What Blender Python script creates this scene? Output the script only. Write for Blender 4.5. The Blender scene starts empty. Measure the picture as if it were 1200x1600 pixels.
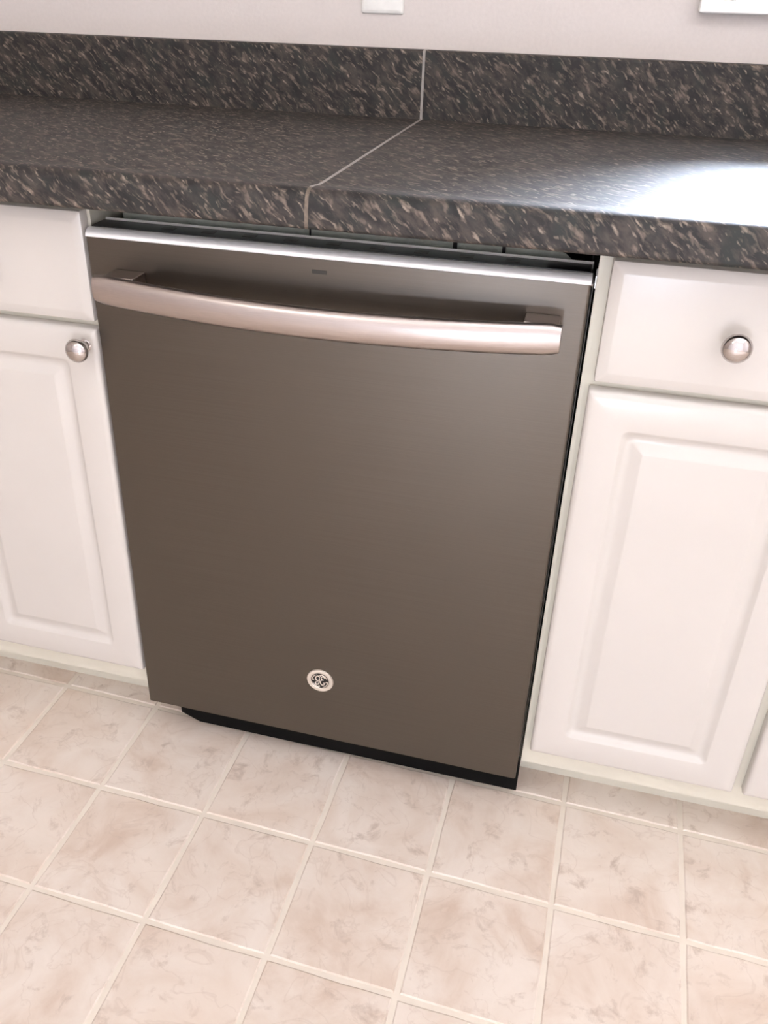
import bpy, bmesh, math, random
from mathutils import Vector, Matrix

scn = bpy.context.scene
COL = scn.collection
random.seed(7)

# ------------------------------------------------------------------ camera
cam_d = bpy.data.cameras.new('camera')
cam = bpy.data.objects.new('camera', cam_d)
COL.objects.link(cam)
scn.camera = cam
FW = Vector((-0.20917509605721554, 0.8350139816711749, -0.5089179006510828))
RT = Vector((0.9664660276353897, 0.25580824512019157, 0.02248464265222252))
UP = Vector((-0.14896038606329134, 0.48714863454820306, 0.8605213601309943))
m = Matrix(((RT.x, UP.x, -FW.x, 0.6007914558857111),
            (RT.y, UP.y, -FW.y, -0.9586240741842523),
            (RT.z, UP.z, -FW.z, 1.1152288106045405),
            (0, 0, 0, 1)))
cam.matrix_world = m
cam_d.sensor_fit = 'VERTICAL'
cam_d.sensor_height = 24.0
cam_d.lens = 1379.3838 / 1600 * 24.0
cam_d.shift_x = (600 - 573.23587) / 1600
cam_d.shift_y = (773.9673 - 800) / 1600
cam_d.clip_start = 0.02

# ------------------------------------------------------------------ world, lights, exposure
scn.view_settings.view_transform = 'Standard'
scn.view_settings.look = 'None'
scn.view_settings.gamma = 1.0
scn.view_settings.use_curve_mapping = False
scn.view_settings.exposure = 0.02

world = bpy.data.worlds.new('world')
scn.world = world
world.use_nodes = True
bg = world.node_tree.nodes['Background']
bg.inputs['Color'].default_value = (0.74, 0.83, 1.0, 1)
bg.inputs['Strength'].default_value = 240.0


def area_light(name, loc, aim, sx, sy, power, color, portal=False):
    l = bpy.data.lights.new(name, 'AREA')
    l.shape = 'RECTANGLE'
    l.size, l.size_y = sx, sy
    l.energy = power
    l.color = color
    o = bpy.data.objects.new(name, l)
    COL.objects.link(o)
    o.location = loc
    o.rotation_euler = (Vector(aim) - Vector(loc)).to_track_quat('-Z', 'Y').to_euler()
    if portal:
        l.cycles.is_portal = True
    return o


# two ceiling lamps, then an added fill light on the right, and the sky portals
for lx, ly, lw in ((0.62, -1.05, 5), (-0.55, -2.10, 19), (2.15, -0.80, 15)):
    ld = bpy.data.lights.new('ceiling_lamp_or_fill', 'POINT')
    ld.energy = lw
    ld.shadow_soft_size = 0.12
    ld.color = (1.0, 0.965, 0.93)
    lo = bpy.data.objects.new('ceiling_lamp_or_fill', ld)
    COL.objects.link(lo)
    lo.location = (lx, ly, 2.24)
area_light('window_portal', (1.181, 0.70, 1.417), (1.181, -1, 1.417), 0.88, 0.65, 1, (1, 1, 1), portal=True)


area_light('rear_fill_portal', (0.71, -3.06, .29), (0.71, 0, .29), 0.14, 0.18, 1, (1, 1, 1), portal=True)  # portal of the added rear opening, a fill for the dishwasher front

# ------------------------------------------------------------------ materials
def rgb(r, g, b):
    def f(c):
        c /= 255.0
        return c / 12.92 if c <= 0.04045 else ((c + 0.055) / 1.055) ** 2.4
    return (f(r), f(g), f(b), 1)


class NT:
    def __init__(self, name):
        self.m = bpy.data.materials.new(name)
        self.m.use_nodes = True
        self.t = self.m.node_tree
        self.b = self.t.nodes['Principled BSDF']

    def n(self, typ, **kw):
        nd = self.t.nodes.new(typ)
        for k, v in kw.items():
            if k.startswith('i_'):
                key = k[2:]
                key = int(key) if key.isdigit() else key.replace('_', ' ')
                nd.inputs[key].default_value = v
            else:
                setattr(nd, k, v)
        return nd

    def l(self, a, b):
        self.t.links.new(a, b)

    def ramp(self, src, stops, interp='LINEAR'):
        r = self.n('ShaderNodeValToRGB')
        r.color_ramp.interpolation = interp
        e = r.color_ramp.elements
        while len(e) < len(stops):
            e.new(0.5)
        for i, (p, c) in enumerate(stops):
            e[i].position = p
            e[i].color = c if len(c) == 4 else (*c, 1)
        self.l(src, r.inputs[0])
        return r

    def mix(self, fac, a, b, mode='MIX'):
        x = self.n('ShaderNodeMix', data_type='RGBA', blend_type=mode)
        for s, v in ((0, fac), (6, a), (7, b)):
            if hasattr(v, 'is_output'):
                self.l(v, x.inputs[s])
            else:
                x.inputs[s].default_value = v
        return x.outputs[2]

    def bump(self, src, strength, dist):
        b = self.n('ShaderNodeBump', i_Strength=strength, i_Distance=dist)
        self.l(src, b.inputs['Height'])
        self.l(b.outputs[0], self.b.inputs['Normal'])
        return b

    def set(self, **kw):
        for k, v in kw.items():
            self.b.inputs[k.replace('_', ' ')].default_value = v
        return self


def simple(name, color, rough=0.5, metal=0.0, noise=None, **kw):
    t = NT(name)
    t.set(Base_Color=color, Roughness=rough, Metallic=metal, **kw)
    tc = t.n('ShaderNodeTexCoord')
    sc, amt, bmp = noise or (60.0, 0.04, 0.0)
    nz = t.n('ShaderNodeTexNoise', i_Scale=sc, i_Detail=3.0)
    t.l(tc.outputs['Object'], nz.inputs['Vector'])
    d = tuple(c * (1 - amt) for c in color[:3]) + (1,)
    u = tuple(min(1, c * (1 + amt)) for c in color[:3]) + (1,)
    r = t.ramp(nz.outputs[0], [(0.3, d), (0.7, u)])
    t.l(r.outputs[0], t.b.inputs['Base Color'])
    if bmp:
        t.bump(nz.outputs[0], bmp, 0.002)
    return t.m


M = {}
M['cabinet'] = simple('cabinet_white', rgb(200, 194, 187), 0.26, 0, (8, 0.015, 0.0))
M['frame'] = simple('frame_cream', rgb(208, 203, 188), 0.42, 0, (14, 0.03, 0.0))
M['wall'] = simple('wall_paint', rgb(212, 203, 197), 0.85, 0, (180, 0.02, 0.15))
M['ceiling'] = simple('ceiling_paint', rgb(240, 236, 230), 0.9, 0, (120, 0.02, 0.1))
M['trim'] = simple('trim_white', rgb(246, 244, 240), 0.35)
M['plastic'] = simple('outlet_plastic', rgb(238, 236, 230), 0.3)
M['black'] = simple('black_plastic', rgb(30, 27, 28), 0.42)
M['kick'] = simple('black_steel', rgb(5, 5, 5), 0.6)
M['kick'].node_tree.nodes['Principled BSDF'].inputs['IOR'].default_value = 1.2
M['dark'] = simple('dark_cavity', rgb(26, 26, 26), 0.7)
M['galv'] = simple('galvanised_bracket', rgb(205, 212, 202), 0.55, 0.0, (90, 0.12, 0.1))
M['chrome'] = simple('chrome', rgb(205, 200, 200), 0.10, 1.0)
M['knob'] = simple('polished_knob', rgb(190, 184, 182), 0.07, 1.0)
M['silver'] = simple('badge_silver', rgb(226, 218, 208), 0.38, 0.75)
M['badge_dark'] = simple('badge_black', rgb(22, 18, 16), 0.4)
M['grey_slot'] = simple('slot_grey', rgb(52, 48, 42), 0.5)
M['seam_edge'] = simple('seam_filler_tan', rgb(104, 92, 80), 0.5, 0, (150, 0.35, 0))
M['seam'] = simple('seam_filler', rgb(150, 144, 138), 0.45, 0, (120, 0.15, 0))


def brushed(name, color, rough, scale, bump=0.05, spread=0.06):
    t = NT(name)
    t.set(Base_Color=color, Metallic=1.0, Roughness=rough)
    tc = t.n('ShaderNodeTexCoord')
    mp = t.n('ShaderNodeMapping')
    mp.inputs['Scale'].default_value = scale
    t.l(tc.outputs['Object'], mp.inputs[0])
    nz = t.n('ShaderNodeTexNoise', i_Scale=1.0, i_Detail=4.0)
    t.l(mp.outputs[0], nz.inputs['Vector'])
    r = t.n('ShaderNodeMapRange')
    r.inputs[3].default_value = rough - spread
    r.inputs[4].default_value = rough + spread
    t.l(nz.outputs[0], r.inputs[0])
    t.l(r.outputs[0], t.b.inputs['Roughness'])
    c = t.ramp(nz.outputs[0], [(0.3, tuple(x * 0.95 for x in color[:3])), (0.7, tuple(min(1, x * 1.05) for x in color[:3]))])
    t.l(c.outputs[0], t.b.inputs['Base Color'])
    if bump:
        t.bump(nz.outputs[0], bump, 0.0004)
    return t.m


M['slate'] = brushed('slate_steel', rgb(100, 94, 87), 0.38, (4, 4, 900))
M['handle'] = brushed('brushed_handle', rgb(180, 170, 165), 0.29, (8, 900, 900), 0.0, 0.02)
M['strip'] = brushed('bright_top_strip', rgb(252, 250, 253), 0.44, (8, 700, 700))
M['strip'].node_tree.nodes['Principled BSDF'].inputs['Metallic'].default_value = 0.5


def laminate():
    t = NT('granite_laminate')
    uv = t.n('ShaderNodeUVMap', uv_map='unroll')
    mp = t.n('ShaderNodeMapping')
    mp.inputs['Rotation'].default_value = (0, 0, math.radians(42))
    t.l(uv.outputs[0], mp.inputs[0])
    # slight warp so that the flakes are not straight
    wz = t.n('ShaderNodeTexNoise', i_Scale=34.0, i_Detail=2.0)
    t.l(mp.outputs[0], wz.inputs['Vector'])
    sub = t.n('ShaderNodeVectorMath', operation='SUBTRACT')
    sub.inputs[1].default_value = (0.5, 0.5, 0.5)
    t.l(wz.outputs[1], sub.inputs[0])
    scl = t.n('ShaderNodeVectorMath', operation='SCALE')
    scl.inputs['Scale'].default_value = 0.012
    t.l(sub.outputs[0], scl.inputs[0])
    add = t.n('ShaderNodeVectorMath', operation='ADD')
    t.l(mp.outputs[0], add.inputs[0])
    t.l(scl.outputs[0], add.inputs[1])

    def field(sx, sy, off, detail=3.0, rough=0.6):
        q = t.n('ShaderNodeMapping')
        q.inputs['Scale'].default_value = (sx, sy, 1)
        q.inputs['Location'].default_value = (off, off * 0.7, 0)
        t.l(add.outputs[0], q.inputs[0])
        nz = t.n('ShaderNodeTexNoise', i_Scale=1.0, i_Detail=detail, i_Roughness=rough)
        t.l(q.outputs[0], nz.inputs['Vector'])
        return nz.outputs[0]
    base = t.ramp(field(30, 60, 1.3), [(0.34, rgb(11, 10, 10)), (0.46, rgb(27, 24, 23)), (0.56, rgb(46, 41, 38)), (0.70, rgb(68, 61, 56))])
    green = t.ramp(field(18, 34, 9.1, 2.0), [(0.50, (0, 0, 0)), (0.66, (1, 1, 1))])
    c1 = t.mix(green.outputs[0], base.outputs[0], rgb(30, 34, 31))
    f1 = t.ramp(field(42, 125, 5.7, 2.5), [(0.55, (0, 0, 0)), (0.70, (0.9, 0.9, 0.9))])
    f0 = t.ramp(field(24, 62, 22.4, 4.0, 0.7), [(0.50, (0, 0, 0)), (0.62, (0.75, 0.75, 0.75))])
    c1 = t.mix(f0.outputs[0], c1, rgb(68, 59, 53))
    c2 = t.mix(f1.outputs[0], c1, rgb(112, 99, 88))
    f2 = t.ramp(field(70, 210, 15.2, 1.5), [(0.60, (0, 0, 0)), (0.76, (0.9, 0.9, 0.9))])
    c3 = t.mix(f2.outputs[0], c2, rgb(146, 132, 118))
    t.l(c3, t.b.inputs['Base Color'])
    t.set(Roughness=0.62)
    t.b.inputs['IOR'].default_value = 1.5
    fine = t.n('ShaderNodeTexNoise', i_Scale=900.0, i_Detail=2.0)
    t.l(uv.outputs[0], fine.inputs['Vector'])
    t.bump(fine.outputs[0], 0.08, 0.0006)
    return t.m


M['laminate'] = laminate()


def tile_mat():
    t = NT('vinyl_stone_tile')
    tc = t.n('ShaderNodeTexCoord')
    oi = t.n('ShaderNodeObjectInfo')
    sc = t.n('ShaderNodeVectorMath', operation='SCALE')
    comb = t.n('ShaderNodeCombineXYZ')
    t.l(oi.outputs['Random'], comb.inputs[0])
    mult = t.n('ShaderNodeMath', operation='MULTIPLY')
    mult.inputs[1].default_value = 7.3
    t.l(oi.outputs['Random'], mult.inputs[0])
    t.l(mult.outputs[0], comb.inputs[1])
    t.l(comb.outputs[0], sc.inputs[0])
    sc.inputs['Scale'].default_value = 37.0
    add = t.n('ShaderNodeVectorMath', operation='ADD')
    t.l(tc.outputs['Object'], add.inputs[0])
    t.l(sc.outputs[0], add.inputs[1])
    n1 = t.n('ShaderNodeTexNoise', i_Scale=9.0, i_Detail=6.0, i_Roughness=0.6, i_Distortion=0.6)
    t.l(add.outputs[0], n1.inputs['Vector'])
    base = t.ramp(n1.outputs[0], [(0.30, rgb(208, 187, 170)), (0.45, rgb(221, 205, 191)), (0.58, rgb(228, 215, 203)), (0.72, rgb(233, 221, 210))])
    n2 = t.n('ShaderNodeTexNoise', i_Scale=26.0, i_Detail=5.0, i_Roughness=0.68, i_Distortion=0.5)
    t.l(add.outputs[0], n2.inputs['Vector'])
    blot = t.ramp(n2.outputs[0], [(0.56, (0, 0, 0)), (0.70, (0.75, 0.75, 0.75))])
    c1 = t.mix(blot.outputs[0], base.outputs[0], rgb(188, 168, 153))
    n3 = t.n('ShaderNodeTexNoise', i_Scale=4.0, i_Detail=3.0)
    t.l(add.outputs[0], n3.inputs['Vector'])
    pink = t.ramp(n3.outputs[0], [(0.52, (0, 0, 0)), (0.75, (0.45, 0.45, 0.45))])
    c2 = t.mix(pink.outputs[0], c1, rgb(224, 204, 186))
    # thin darker veins
    vo = t.n('ShaderNodeTexNoise', i_Scale=10.0, i_Detail=4.0, i_Distortion=1.4)
    t.l(add.outputs[0], vo.inputs['Vector'])
    vein = t.ramp(vo.outputs[0], [(0.485, (0, 0, 0)), (0.5, (0.28, 0.28, 0.28)), (0.515, (0, 0, 0))])
    c3 = t.mix(vein.outputs[0], c2, rgb(194, 173, 157))
    t.l(c3, t.b.inputs['Base Color'])
    t.set(Roughness=0.46)
    t.bump(n2.outputs[0], 0.22, 0.0015)
    return t.m


M['tile'] = tile_mat()
M['grout'] = simple('grout_cream', rgb(229, 218, 204), 0.6, 0, (30, 0.04, 0.1))


def glass():
    t = NT('window_glass')
    tr = t.n('ShaderNodeBsdfTransparent')
    gl = t.n('ShaderNodeBsdfGlossy', i_Roughness=0.01)
    fr = t.n('ShaderNodeFresnel', i_IOR=1.45)
    mx = t.n('ShaderNodeMixShader')
    t.l(fr.outputs[0], mx.inputs[0])
    t.l(tr.outputs[0], mx.inputs[1])
    t.l(gl.outputs[0], mx.inputs[2])
    t.l(mx.outputs[0], t.t.nodes['Material Output'].inputs['Surface'])
    return t.m


M['glass'] = glass()


# ------------------------------------------------------------------ helpers
def obj(name, bm, mat, parent=None, bevel=0.0, segs=2, smooth=True):
    me = bpy.data.meshes.new(name)
    bmesh.ops.recalc_face_normals(bm, faces=bm.faces)
    bm.to_mesh(me)
    bm.free()
    me.materials.append(mat)
    o = bpy.data.objects.new(name, me)
    COL.objects.link(o)
    if parent:
        o.parent = parent
    if smooth:
        for p in me.polygons:
            p.use_smooth = True
        md = None
    if bevel:
        b = o.modifiers.new('bevel', 'BEVEL')
        b.width = bevel
        b.segments = segs
        b.limit_method = 'ANGLE'
        b.angle_limit = math.radians(35)
        b.harden_normals = True
    elif smooth:
        try:
            me.set_sharp_from_angle(angle=math.radians(32))
        except Exception:
            pass
    return o


def box(bm, x0, x1, y0, y1, z0, z1):
    v = [bm.verts.new((x, y, z)) for x in (x0, x1) for y in (y0, y1) for z in (z0, z1)]
    for f in ((0, 1, 3, 2), (4, 6, 7, 5), (0, 4, 5, 1), (2, 3, 7, 6), (0, 2, 6, 4), (1, 5, 7, 3)):
        bm.faces.new([v[i] for i in f])
    return bm


def bx(*a):
    return box(bmesh.new(), *a)


def prism_x(pts, x0, x1, caps=True, nx=1, uv=False, flip=1):
    """profile of (y, z) swept along x"""
    bm = bmesh.new()
    rings = []
    for k in range(nx + 1):
        x = x0 + (x1 - x0) * k / nx
        rings.append([bm.verts.new((x, y, z)) for y, z in pts])
    n = len(pts)
    s = [0.0]
    for i in range(n):
        a, b = pts[i], pts[(i + 1) % n]
        s.append(s[-1] + math.hypot(b[0] - a[0], b[1] - a[1]))
    ul = bm.loops.layers.uv.new('unroll') if uv else None
    for k in range(nx):
        for i in range(n):
            j = (i + 1) % n
            f = bm.faces.new((rings[k][i], rings[k][j], rings[k + 1][j], rings[k + 1][i]))
            if uv:
                us = (flip * (x0 + (x1 - x0) * k / nx), flip * (x0 + (x1 - x0) * (k + 1) / nx))
                for lp, c in zip(f.loops, ((us[0], s[i]), (us[0], s[i + 1]), (us[1], s[i + 1]), (us[1], s[i]))):
                    lp[ul].uv = c
    if caps:
        bm.faces.new(rings[0])
        bm.faces.new(rings[-1])
    return bm


def lathe(bm, prof, c, axis='y', seg=40, flip=1):
    """prof: (radius, distance along -y from c)"""
    rings = []
    for r, h in prof:
        ring = []
        if r < 1e-6:
            ring = [bm.verts.new((c[0], c[1] - h, c[2]))]
        else:
            for k in range(seg):
                a = 2 * math.pi * k / seg
                ring.append(bm.verts.new((c[0] + r * math.cos(a), c[1] - h, c[2] + r * math.sin(a))))
        rings.append(ring)
    for a, b in zip(rings, rings[1:]):
        for k in range(seg):
            j = (k + 1) % seg
            if len(a) == 1 and len(b) == 1:
                continue
            if len(a) == 1:
                bm.faces.new((a[0], b[k], b[j]))
            elif len(b) == 1:
                bm.faces.new((a[k], a[j], b[0]))
            else:
                bm.faces.new((a[k], a[j], b[j], b[k]))
    return bm


def tube(bm, pts, r, seg=8, closed=False):
    """tube along 3D points lying near the xz plane; r float or list"""
    n = len(pts)
    rings = []
    for i, p in enumerate(pts):
        p = Vector(p)
        a = Vector(pts[i - 1] if (i > 0 or closed) else pts[i])
        b = Vector(pts[(i + 1) % n] if (i < n - 1 or closed) else pts[i])
        t = (b - a).normalized()
        u = Vector((0, 1, 0))
        v = t.cross(u).normalized()
        rr = r[i] if isinstance(r, (list, tuple)) else r
        rings.append([bm.verts.new(p + rr * (math.cos(2 * math.pi * k / seg) * v + math.sin(2 * math.pi * k / seg) * u)) for k in range(seg)])
    m_ = n if closed else n - 1
    for i in range(m_):
        A, B = rings[i], rings[(i + 1) % n]
        for k in range(seg):
            j = (k + 1) % seg
            bm.faces.new((A[k], A[j], B[j], B[k]))
    if not closed:
        bm.faces.new(rings[0])
        bm.faces.new(rings[-1])
    return bm


def empty(name, loc, label, cat, group=None):
    o = bpy.data.objects.new(name, None)
    o.empty_display_size = 0.05
    COL.objects.link(o)
    o.location = loc
    o['label'] = label
    o['category'] = cat
    if group:
        o['group'] = group
    return o


def adopt(root):
    """children were built in world coordinates: keep them where they are"""
    inv = Matrix.Translation(-Vector(root.location))
    for ch in list(COL.objects):
        if ch.parent == root:
            ch.matrix_parent_inverse = inv


def struct(o, label=None):
    o['kind'] = 'structure'
    if label:
        o['label'] = label
    return o


# ------------------------------------------------------------------ room shell
XL, XR, YF, YB, ZC = -2.2, 2.6, -3.0, 0.572, 2.44
# floor slab (the grout) and tiles
S, SY, X0, Y0, TH = 0.1766, 0.1850, -0.0292, -0.1262, -0.0232
floor = struct(obj('floor', bx(XL - .1, XR + .1, YF - .1, YB + .1, -0.05, -0.0014), M['grout']), 'floor of square beige stone-look tiles with pale joints')
ct, st = math.cos(TH), math.sin(TH)


def tile_mesh(seed):
    rnd = random.Random(seed)
    bm = bmesh.new()
    hx, hy, g, n = S / 2, SY / 2, 0.0034, 5
    side = []
    for k in range(n):
        side.append((-hx + g + (2 * hx - 2 * g) * k / n, -hy + g))
    for k in range(n):
        side.append((hx - g, -hy + g + (2 * hy - 2 * g) * k / n))
    for k in range(n):
        side.append((hx - g - (2 * hx - 2 * g) * k / n, hy - g))
    for k in range(n):
        side.append((-hx + g, hy - g - (2 * hy - 2 * g) * k / n))
    side = [(x + rnd.uniform(-.0009, .0009), y + rnd.uniform(-.0009, .0009)) for x, y in side]
    bot = [bm.verts.new((x, y, -0.0016)) for x, y in side]
    top = [bm.verts.new((x * 0.975, y * 0.975, 0.0)) for x, y in side]
    N = len(side)
    for i in range(N):
        j = (i + 1) % N
        bm.faces.new((bot[i], bot[j], top[j], top[i]))
    bm.faces.new(top)
    me = bpy.data.meshes.new('tile')
    bmesh.ops.recalc_face_normals(bm, faces=bm.faces)
    bm.to_mesh(me)
    bm.free()
    me.materials.append(M['tile'])
    return me


tiles = [tile_mesh(s) for s in range(6)]
far = bmesh.new()
count = 0
for i in range(-13, 17):
    for j in range(-4, 16):
        u, v = (i + .5) * S, -(j + .5) * SY
        x, y = X0 + ct * u - st * v, Y0 + st * u + ct * v
        if x < XL + .12 or x > XR - .12 or y < YF + .12 or y > YB - .02:
            continue
        if -1.15 < x < 1.95 and -1.75 < y < 0.16:
            o = bpy.data.objects.new('tile', random.choice(tiles))
            COL.objects.link(o)
            o.location = (x, y, 0)
            o.rotation_euler = (0, 0, TH)
            o.parent = floor
            count += 1
        else:
            t0 = bmesh.new()
            t0.from_mesh(tiles[0])
            t0.transform(Matrix.Translation((x, y, 0)) @ Matrix.Rotation(TH, 4, 'Z'))
            tmp = bpy.data.meshes.new('tmp')
            t0.to_mesh(tmp)
            t0.free()
            far.from_mesh(tmp)
            bpy.data.meshes.remove(tmp)
ft = obj('tile_field', far, M['tile'], floor)
ft['kind'] = 'stuff'

# back wall with the window opening; window in x .74-1.62, z 1.094-1.74
WX0, WX1, WZ0, WZ1 = 0.742, 1.62, 1.094, 1.74
bm = bmesh.new()
box(bm, XL, WX0, YB, YB + .12, 0, ZC)
box(bm, WX1, XR, YB, YB + .12, 0, ZC)
box(bm, WX0, WX1, YB, YB + .12, 0, WZ0)
box(bm, WX0, WX1, YB, YB + .12, WZ1, ZC)
struct(obj('wall_back', bm, M['wall'], smooth=False))
bm = bmesh.new()
PX0, PX1, PZ0, PZ1 = 0.64, 0.78, 0.20, 0.38      # made-up opening behind the camera, its sky light brightens the dishwasher's upper front
box(bm, XL, PX0, YF - .12, YF, 0, ZC)
box(bm, PX1, XR, YF - .12, YF, 0, ZC)
box(bm, PX0, PX1, YF - .12, YF, PZ1, ZC)
box(bm, PX0, PX1, YF - .12, YF, 0, PZ0)
struct(obj('wall_front', bm, M['wall'], smooth=False))
struct(obj('wall_left', bx(XL - .12, XL, YF - .12, YB + .12, 0, ZC), M['wall'], smooth=False))
struct(obj('wall_right', bx(XR, XR + .12, YF - .12, YB + .12, 0, ZC), M['wall'], smooth=False))
struct(obj('ceiling', bx(XL - .12, XR + .12, YF - .12, YB + .12, ZC, ZC + .1), M['ceiling'], smooth=False))
win = struct(obj('window_1', bx(WX0 - .05, WX1 + .05, YB - .022, YB - .0005, WZ0 - .017, WZ0), M['trim'], bevel=.003))
bm = bmesh.new()
box(bm, WX0 - .05, WX0, YB - .016, YB - .0005, WZ0 + .0002, WZ1 + .05)
box(bm, WX1, WX1 + .05, YB - .016, YB - .0005, WZ0 + .0002, WZ1 + .05)
box(bm, WX0, WX1, YB - .016, YB - .0005, WZ1, WZ1 + .05)
obj('window_casing', bm, M['trim'], win, bevel=.003)
bm = bmesh.new()
for a, b, c, d in ((WX0 + .001, WX1 - .001, WZ0 + .001, WZ0 + .016), (WX0 + .001, WX1 - .001, WZ1 - .03, WZ1 - .001),
                   (WX0 + .001, WX0 + .03, WZ0 + .016, WZ1 - .03), (WX1 - .03, WX1 - .001, WZ0 + .016, WZ1 - .03),
                   (1.171, 1.191, WZ0 + .016, WZ1 - .03)):
    box(bm, a, b, YB + .015, YB + .045, c, d)
obj('window_frame', bm, M['trim'], win, bevel=.002)
obj('window_pane', bx(WX0 + .028, WX1 - .028, YB + .028, YB + .032, WZ0 + .014, WZ1 - .028), M['glass'], win)


# ------------------------------------------------------------------ cabinets
def rounded_rect(x0, x1, z0, z1, r, k=5):
    pts = []
    for cx, cz, a0 in ((x1 - r, z0 + r, -90), (x1 - r, z1 - r, 0), (x0 + r, z1 - r, 90), (x0 + r, z0 + r, 180)):
        for i in range(k + 1):
            a = math.radians(a0 + 90 * i / k)
            pts.append((cx + r * math.cos(a), cz + r * math.sin(a)))
    return pts


def panel_slab(x0, x1, z0, z1, y0, y1, rings):
    """slab with front face y0 and nested rings [(inset, radius, depth)] carved in the front"""
    bm = bmesh.new()
    loops = []
    for ins, r, d in rings:
        pts = rounded_rect(x0 + ins, x1 - ins, z0 + ins, z1 - ins, max(r, .0006))
        loops.append([bm.verts.new((x, y0 + d, z)) for x, z in pts])
    back = [bm.verts.new((x, y1, z)) for x, z in rounded_rect(x0, x1, z0, z1, max(rings[0][1], .0006))]
    seq = [back] + loops
    for A, B in zip(seq, seq[1:]):
        n = len(A)
        for i in range(n):
            j = (i + 1) % n
            bm.faces.new((A[i], A[j], B[j], B[i]))
    bm.faces.new(back)
    bm.faces.new(loops[-1])
    return bm


DOOR_RINGS = [(0, .002, .006), (.001, .002, .0035), (.003, .003, .0016), (.008, .004, 0),
              (.0435, .009, 0), (.0455, .009, .0006), (.049, .009, .0046), (.0525, .008, .0066), (.0560, .006, .0070),
              (.0600, .004, .0060), (.0690, .002, .0014), (.0715, .001, .0004), (.0725, .001, .0003)]
DRAWER_RINGS = [(0, .002, .006), (.001, .002, .0036), (.004, .003, .0022), (.012, .004, .0002), (.0135, .004, 0)]
KNOB_PROF = [(.0085, 0), (.0085, .0012), (.0060, .0025), (.0050, .007), (.0058, .011), (.0105, .0145), (.0145, .0178),
             (.0158, .0210), (.0154, .0240), (.0132, .0272), (.0095, .0296), (.0050, .0310), (0, .0315)]


def add_knob(x, z, parent):
    return obj('knob', lathe(bmesh.new(), KNOB_PROF, (x, 0.0, z)), M['knob'], parent)


YFR, YCB = 0.0186, 0.555     # face of the face frame, back of the box


def cabinet(x0, x1, fronts, label, toe_z=0.0987):
    c = empty('base_cabinet', (x0, YFR, 0), label, 'cabinet')
    bm = bmesh.new()      # face frame: rails and stiles
    zt = 0.8755
    xs = sorted({x0, x1})
    box(bm, x0, x1, YFR, YFR + .019, toe_z, .150)
    box(bm, x0, x1, YFR, YFR + .019, .700, .740)
    box(bm, x0, x1, YFR, YFR + .019, .838, zt)
    ed = [x0]
    for a, b in fronts:
        pass
    stiles = [(x0, fronts[0][0] + .02)]
    for (a, b), (c2, d) in zip(fronts, fronts[1:]):
        stiles.append((b - .015, c2 + .015))
    stiles.append((fronts[-1][1] - .02, x1))
    for a, b in stiles:
        box(bm, a, b, YFR, YFR + .019, .150, .700)
        box(bm, a, b, YFR, YFR + .019, .740, .838)
    obj('face_frame', bm, M['frame'], c)
    for n_, (a, b) in enumerate(((x0, x0 + .012), (x1 - .012, x1))):
        obj('side_panel', bx(a, b, YFR + .0192, YCB, toe_z, zt), M['frame'], c)
    obj('cabinet_bottom', bx(x0 + .0122, x1 - .0122, YFR + .0192, YCB, toe_z, toe_z + .012), M['frame'], c)
    obj('toe_kick', bx(x0, x1, .100, .112, 0.0, toe_z - .0002), M['frame'], c)
    for a, b in ((x0, x0 + .012), (x1 - .012, x1)):
        obj('plinth', bx(a, b, .1122, YCB, 0, toe_z - .0002), M['frame'], c)
    return c


def fill(c, a, b, knob_side, drawer=True, gap=0.0):
    d = obj('drawer', panel_slab(a + gap, b, .7235, .8620, 0.0, YFR - .0004, DRAWER_RINGS), M['cabinet'], c)
    add_knob((a + b) / 2, .7885, d)
    d = obj('door', panel_slab(a, b, .1370, .7135, 0.0, YFR - .0004, DOOR_RINGS), M['cabinet'], c)
    add_knob(b - .0165 if knob_side == 'r' else a + .0165, .6915, d)


Rf = [(0.6165, 0.8985), (0.9125, 1.1945)]
cR = cabinet(0.6065, 1.2120, Rf, 'white base cabinet right of the dishwasher with drawer above raised-panel door')
fill(cR, *Rf[0], 'r', gap=.004)
fill(cR, *Rf[1], 'l')
obj('filler_strip', bx(.6068, .6118, YFR - .0022, YFR - .0002, .0995, .8745), M['frame'], cR)
adopt(cR)
Lf = [(-0.5900, -0.3030), (-0.2890, -0.0045)]
cL = cabinet(-0.6070, -0.0005, Lf, 'white base cabinet left of the dishwasher with knob near door corner')
fill(cL, *Lf[0], 'l')
fill(cL, *Lf[1], 'r')
adopt(cL)

# ------------------------------------------------------------------ countertops with backsplash
ZT = 0.914
YC = -0.043


def arc(cy, cz, r, a0, a1, n):
    return [(cy + r * math.cos(math.radians(a0 + (a1 - a0) * i / n)), cz + r * math.sin(math.radians(a0 + (a1 - a0) * i / n))) for i in range(n + 1)]


top_prof = [(0.5495, 0.8763), (0.5495, ZT)]
top_prof += [(0.02, ZT), (0.004, ZT + .0004), (-0.008, ZT + .0018), (-0.018, ZT + .0030), (-0.025, ZT + .0032)]
top_prof += arc(-0.0270, ZT - .0108, .014, 84, 180, 10)[1:]
top_prof += [(-0.0430, 0.8975), (-0.0430, 0.8815)] + arc(-0.0385, .8805, .0045, 190, 268, 4)
top_prof += [(-0.010, 0.8763)]
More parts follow.
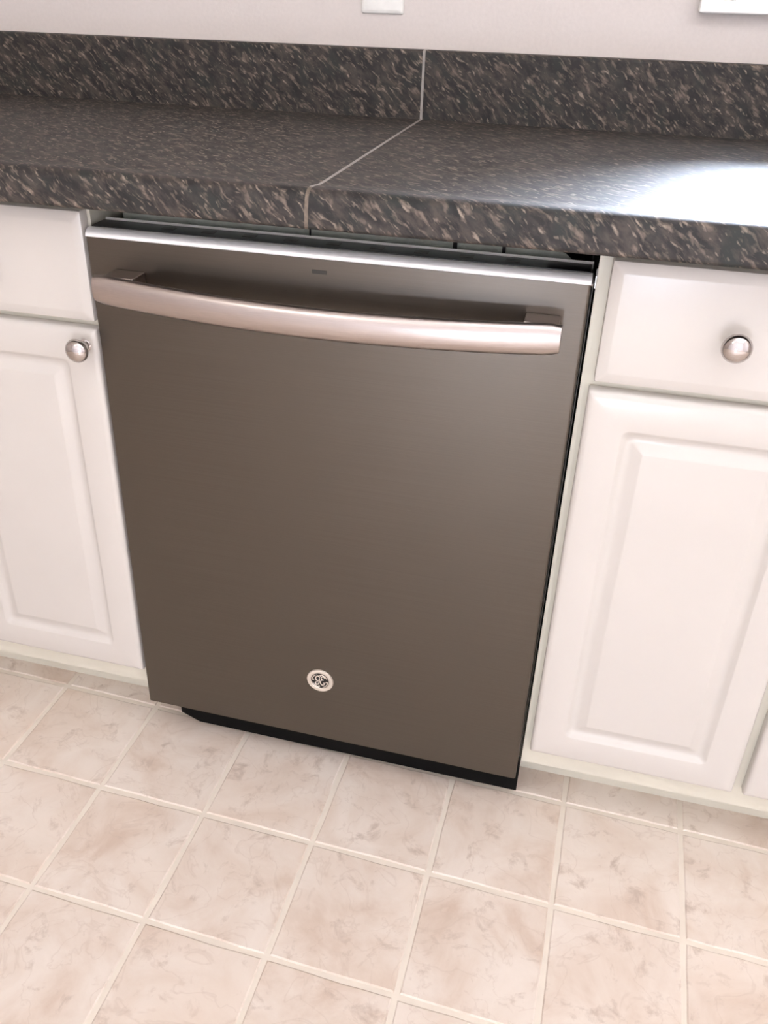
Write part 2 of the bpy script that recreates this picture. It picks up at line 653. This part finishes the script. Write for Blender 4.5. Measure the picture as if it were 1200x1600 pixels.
# the nose turns from the arc onto the straight front
top_prof = [(max(y, YC), z) for y, z in top_prof]
sp_prof = [(0.5496, 0.8763), (0.5496, 1.0090)] + arc(.5546, 1.0090, .005, 180, 90, 5)[1:] + [(0.5715, 1.0140), (0.5715, 0.8763)]
for x0, x1, lab in ((-1.25, 0.2945, 'dark speckled granite-look countertop section left of the pale seam'),
                    (0.2985, 1.62, 'dark speckled granite-look countertop section right of the seam with window glare')):
    ctp = obj('countertop', prism_x(top_prof, x0, x1, uv=True, nx=4, flip=-1), M['laminate'])
    ctp['label'] = lab
    ctp['category'] = 'countertop'
    off = 0.0
    a = x0 if x0 < 0 else x0 + off
    b = x1 if x0 > 0 else x1 + off
    o = obj('backsplash', prism_x(sp_prof, a, b, uv=True, nx=4), M['laminate'], ctp)
    if x0 < 0:
        sp = [(y - .0004 if y < 0 else y, z + (.0004 if z > .9 else 0)) for y, z in top_prof]
        n0 = next(i for i, q in enumerate(top_prof) if q[0] < -.020)
        tops = sp[1:n0 + 1] + [(sp[n0][0], .880), (.5490, .880)]
        edge = sp[n0:] + [(-.0100, .8790), (sp[n0][0] + .0002, .8795)]
        obj('seam_strip', prism_x(tops, 0.29452, 0.29848), M['seam'], ctp)['label'] = 'pale filler line across the countertop'
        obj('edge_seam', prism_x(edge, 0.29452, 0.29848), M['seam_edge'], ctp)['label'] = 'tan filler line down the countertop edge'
        obj('seam_strip', prism_x([(y - .0004 if y < .56 else y, z + (.0004 if z > .95 else 0)) for y, z in sp_prof], 0.29452, 0.29848), M['seam'], ctp)

# ------------------------------------------------------------------ dishwasher
DW = 0.602
dw = empty('dishwasher', (DW / 2, 0, 0), 'slate grey dishwasher with curved bar handle and round badge', 'dishwasher')
Z0, Z1 = 0.0770, 0.8330
# door skin: front panel with rounded vertical edges
bm = bmesh.new()
r = .0035
pts = [(0.0005, .024)]
for k in range(5):
    a = math.radians(180 + 90 * k / 4)
    pts.append((0.0005 + r + r * math.cos(a), r + r * math.sin(a)))
for k in range(5):
    a = math.radians(270 + 90 * k / 4)
    pts.append((DW - r + r * math.cos(a), r + r * math.sin(a)))
pts.append((DW, .024))
lo = [bm.verts.new((x, y, Z0)) for x, y in pts]
hi = [bm.verts.new((x, y, Z1)) for x, y in pts]
n = len(pts)
for i in range(n):
    j = (i + 1) % n
    bm.faces.new((lo[i], lo[j], hi[j], hi[i]))
bm.faces.new(lo)
bm.faces.new(hi)
obj('door_panel', bm, M['slate'], dw)
# bright rounded strip along the top edge
sp = [(0.0004, .8332), (0.0, .8345), (0.0010, .8372), (0.0035, .8400), (0.0070, .8420), (.0115, .8428), (.0130, .8428), (.0130, .8332)]
obj('top_trim', prism_x(sp, .0006, DW - .0002), M['strip'], dw)['label'] = 'bright metal strip along the top edge of the door'
# hairline at the lower edge of the strip and the mitred end at the right
obj('end_cap', prism_x([(.0132, .8332), (.0004, .8332), (-.0002, .8346), (.0034, .8404), (.0115, .8433), (.0132, .8433)], DW - .0001, DW + .0014), M['chrome'], dw)
# black control top of the door
cp = [(.0132, .8332), (.0132, .8436), (.020, .8440), (.044, .8440), (.047, .8430), (.048, .8400), (.048, .8332)]
control = obj('control_panel', prism_x(cp, .0030, DW - .0025), M['black'], dw)
# row of small touch keys on the control top
for k in range(9):
    x = .09 + .052 * k
    obj('touch_key', bx(x, x + .016, .024, .034, .8437, .8446), M['grey_slot'], control)
obj('gasket_rim', prism_x([(.0482, .8380), (.0482, .8458), (.0498, .8458), (.0498, .8380)], .0025, DW - .001), M['trim'], dw)
# inner door and tub behind the panel
obj('inner_door', bx(.006, DW - .006, .0242, .0478, Z0 + .004, .8330), M['dark'], dw)
bm = bmesh.new()
box(bm, .004, .012, .0500, .545, .030, .8360)
box(bm, DW - .012, DW - .004, .0500, .545, .030, .8360)
box(bm, .012, DW - .012, .0500, .545, .8280, .8360)
box(bm, .012, DW - .012, .540, .545, .030, .8280)
box(bm, .012, DW - .012, .0900, .540, .030, .038)
obj('tub', bm, M['dark'], dw)
# mounting bracket under the worktop, with its slots and screws
bk = obj('mounting_bracket', bx(.010, .2600, .0790, .0800, .8362, .8752), M['galv'], dw)
bk2 = bmesh.new()
pf = [(.2620, .8362), (.2620, .8752), (.5400, .8752), (.5560, .8470), (.5680, .8440), (.5780, .8362)]
A = [bk2.verts.new((x, .0800, z)) for x, z in pf]
B = [bk2.verts.new((x, .0812, z)) for x, z in pf]
for i in range(len(pf)):
    j = (i + 1) % len(pf)
    bk2.faces.new((A[i], A[j], B[j], B[i]))
bk2.faces.new(A)
bk2.faces.new(B)
bk2 = obj('mounting_bracket', bk2, M['galv'], dw)
for x, w in ((.4375, .005), (.4955, .004)):
    obj('slot', bx(x, x + w, .0785, .0799, .8368, .8560), M['black'], bk2)
for x in (.4490, .4870):
    obj('screw', lathe(bmesh.new(), [(.0030, 0), (.0030, .0012), (.0015, .0018), (0, .0018)], (x, .0799, .8405), seg=14), M['galv'], bk2)
obj('slot', bx(.2600, .2618, .0785, .0790, .8368, .8752), M['black'], bk)
# little sensor window above the handle
obj('indicator', bx(.2885, .3065, -.0006, .0002, .8160, .8205), M['grey_slot'], dw, bevel=.0005)['label'] = 'small dark indicator slot above the handle'
# side latch tab at the right edge
obj('latch_tab', prism_x([(.0060, .8290), (.0060, .8420), (.0170, .8475), (.0170, .8375)], DW + .0032, DW + .0042), M['strip'], dw)
# side reveal plates of the right gap
obj('side_flange', bx(DW + .0012, DW + .0022, .0190, .0480, .0900, .8300), M['grey_slot'], dw)
# black kick plate under the door
kp = bmesh.new()
pk = [(.0390, .0775), (.0400, .0330), (.0720, .0190), (.6060, .0190), (.6060, .0775)]
A = [kp.verts.new((x, .0300, z)) for x, z in pk]
B = [kp.verts.new((x, .0460, z)) for x, z in pk]
for i in range(5):
    j = (i + 1) % 5
    kp.faces.new((A[i], A[j], B[j], B[i]))
kp.faces.new(A)
kp.faces.new(B)
kp = obj('kick_plate', kp, M['kick'], dw, bevel=.001)
for x in (.10, .50):
    obj('levelling_foot', lathe(bmesh.new(), [(.0, -.012), (.012, -.012), (.012, .012), (0, .012)], (0, 0, 0), seg=16), M['kick'], dw)
    f = COL.objects[-1]
for o in [o for o in COL.objects if o.name.startswith('levelling_foot')]:
    o.matrix_local = Matrix.Translation((.12 if '.' not in o.name else .48, .20, .0155)) @ Matrix.Rotation(math.pi / 2, 4, 'X') @ Matrix.Scale(1.25, 4, (0, 1, 0))

# bowed bar handle
hb = bmesh.new()
HX0, HX1, NX = .0262, .5790, 48
rings = []
for k in range(NX + 1):
    t = k / NX
    x = HX0 + (HX1 - HX0) * t
    bow = 4 * t * (1 - t)
    yc = -.0340 - .0150 * bow
    zc = .7825 - .0080 * bow
    e_ = min(t, 1 - t) / .03
    hh = .0182 * (1 if e_ > 1 else .86 + .14 * math.sqrt(max(0, 1 - (1 - e_) ** 2)))
    ring = []
    for q in range(20):
        a = 2 * math.pi * q / 20
        ca, sa = math.cos(a), math.sin(a)
        py = -abs(ca) ** .95 * .0095 if ca > 0 else abs(ca) ** .6 * .0030
        pz = math.copysign(abs(sa) ** .75, sa) * hh
        ring.append(hb.verts.new((x, yc + py, zc + pz)))
    rings.append(ring)
for A, B in zip(rings, rings[1:]):
    for q in range(20):
        j = (q + 1) % 20
        hb.faces.new((A[q], A[j], B[j], B[q]))
hb.faces.new(rings[0])
hb.faces.new(rings[-1])
handle = obj('handle', hb, M['handle'], dw, bevel=.0012)
for x0, x1 in ((.0360, .0760), (.5370, .5745)):
    pb = prism_x([(-.0002, .7700), (-.0002, .7970), (-.0330, .7975), (-.0345, .7700)], x0, x1)
    obj('handle_post', pb, M['handle'], handle, bevel=.0015)

# round badge with script monogram
bc = (.2957, -.0002, .1958)
badge = obj('badge', lathe(bmesh.new(), [(.0, 0), (.0208, 0), (.0208, .0008), (.0200, .0022), (.0180, .0026), (.0150, .0022), (.0142, .0012), (0, .0012)], bc, seg=56), M['silver'], dw)
obj('badge_field', lathe(bmesh.new(), [(.0, .0013), (.0139, .0013), (.0139, .0016), (0, .0016)], bc, seg=48), M['badge_dark'], badge)


def spline(pts, sub=8):
    out = []
    P = [pts[0]] + list(pts) + [pts[-1]]
    for i in range(1, len(P) - 2):
        for s in range(sub):
            t = s / sub
            p0, p1, p2, p3 = P[i - 1], P[i], P[i + 1], P[i + 2]
            out.append(tuple(.5 * ((2 * p1[d]) + (-p0[d] + p2[d]) * t + (2 * p0[d] - 5 * p1[d] + 4 * p2[d] - p3[d]) * t * t
                                   + (-p0[d] + 3 * p1[d] - 3 * p2[d] + p3[d]) * t ** 3) for d in (0, 1)))
    out.append(tuple(pts[-1]))
    return out


mono = bmesh.new()
K = .0118


def stroke(bm, pts, w):
    q = spline(pts)
    n_ = len(q)
    rad = [w * 1.3 * (.55 + .65 * math.sin(math.pi * i / (n_ - 1))) for i in range(n_)]
    tube(bm, [(bc[0] + K * a, bc[1] - .0019, bc[2] + K * b) for a, b in q], rad, seg=6)


# script capital G
stroke(mono, [(-.10, .50), (-.02, .66), (-.22, .78), (-.48, .62), (-.56, .30), (-.40, .02), (-.14, .08), (-.04, .34), (-.12, .58)], .00062)
stroke(mono, [(-.04, .34), (-.06, -.05), (-.14, -.42), (-.36, -.66), (-.60, -.52), (-.52, -.28), (-.26, -.22), (.05, -.12)], .00062)
# script capital E
stroke(mono, [(.56, .50), (.60, .68), (.40, .78), (.20, .62), (.20, .36), (.38, .22), (.50, .26)], .00062)
stroke(mono, [(.38, .22), (.16, .10), (.06, -.20), (.16, -.52), (.40, -.62), (.60, -.42), (.56, -.22), (.44, -.28)], .00062)
obj('monogram', mono, M['silver'], badge)
# four curls of the outer rim
curls = bmesh.new()
for q in range(4):
    a0 = math.radians(90 * q + 20)
    pts = []
    for i in range(9):
        a = a0 + math.radians(62) * i / 8
        rr = 1.04
        pts.append((rr * math.cos(a), rr * math.sin(a)))
    e = a0 + math.radians(62)
    pts += [(.94 * math.cos(e + .12), .94 * math.sin(e + .12)), (.80 * math.cos(e + .05), .80 * math.sin(e + .05)), (.82 * math.cos(e - .12), .82 * math.sin(e - .12))]
    stroke(curls, pts, .00050)
obj('rim_curls', curls, M['silver'], badge)
adopt(dw)

# ------------------------------------------------------------------ wall outlet
out = empty('wall_outlet', (.2228, YB, 1.1185), 'white wall outlet plate on the wall above the backsplash', 'outlet')
pl = obj('cover_plate', panel_slab(.1885, .2565, 1.0610, 1.1760, YB - .0062, YB - .0003, [(0, .003, .0045), (.0012, .003, .0022), (.004, .003, .0006), (.006, .003, 0)]), M['plastic'], out)
for z in (1.0990, 1.1380):
    rc = obj('receptacle', bx(.2060, .2390, YB - .0078, YB - .0063, z - .0140, z + .0140), M['plastic'], out, bevel=.001)
    for x in (.2165, .2285):
        obj('slot', bx(x - .001, x + .001, YB - .0081, YB - .0079, z - .001, z + .007), M['dark'], rc)
obj('screw', lathe(bmesh.new(), [(.0032, 0), (.0030, .0010), (0, .0014)], (.2225, YB - .0062, 1.1185), seg=14), M['plastic'], out)
adopt(out)
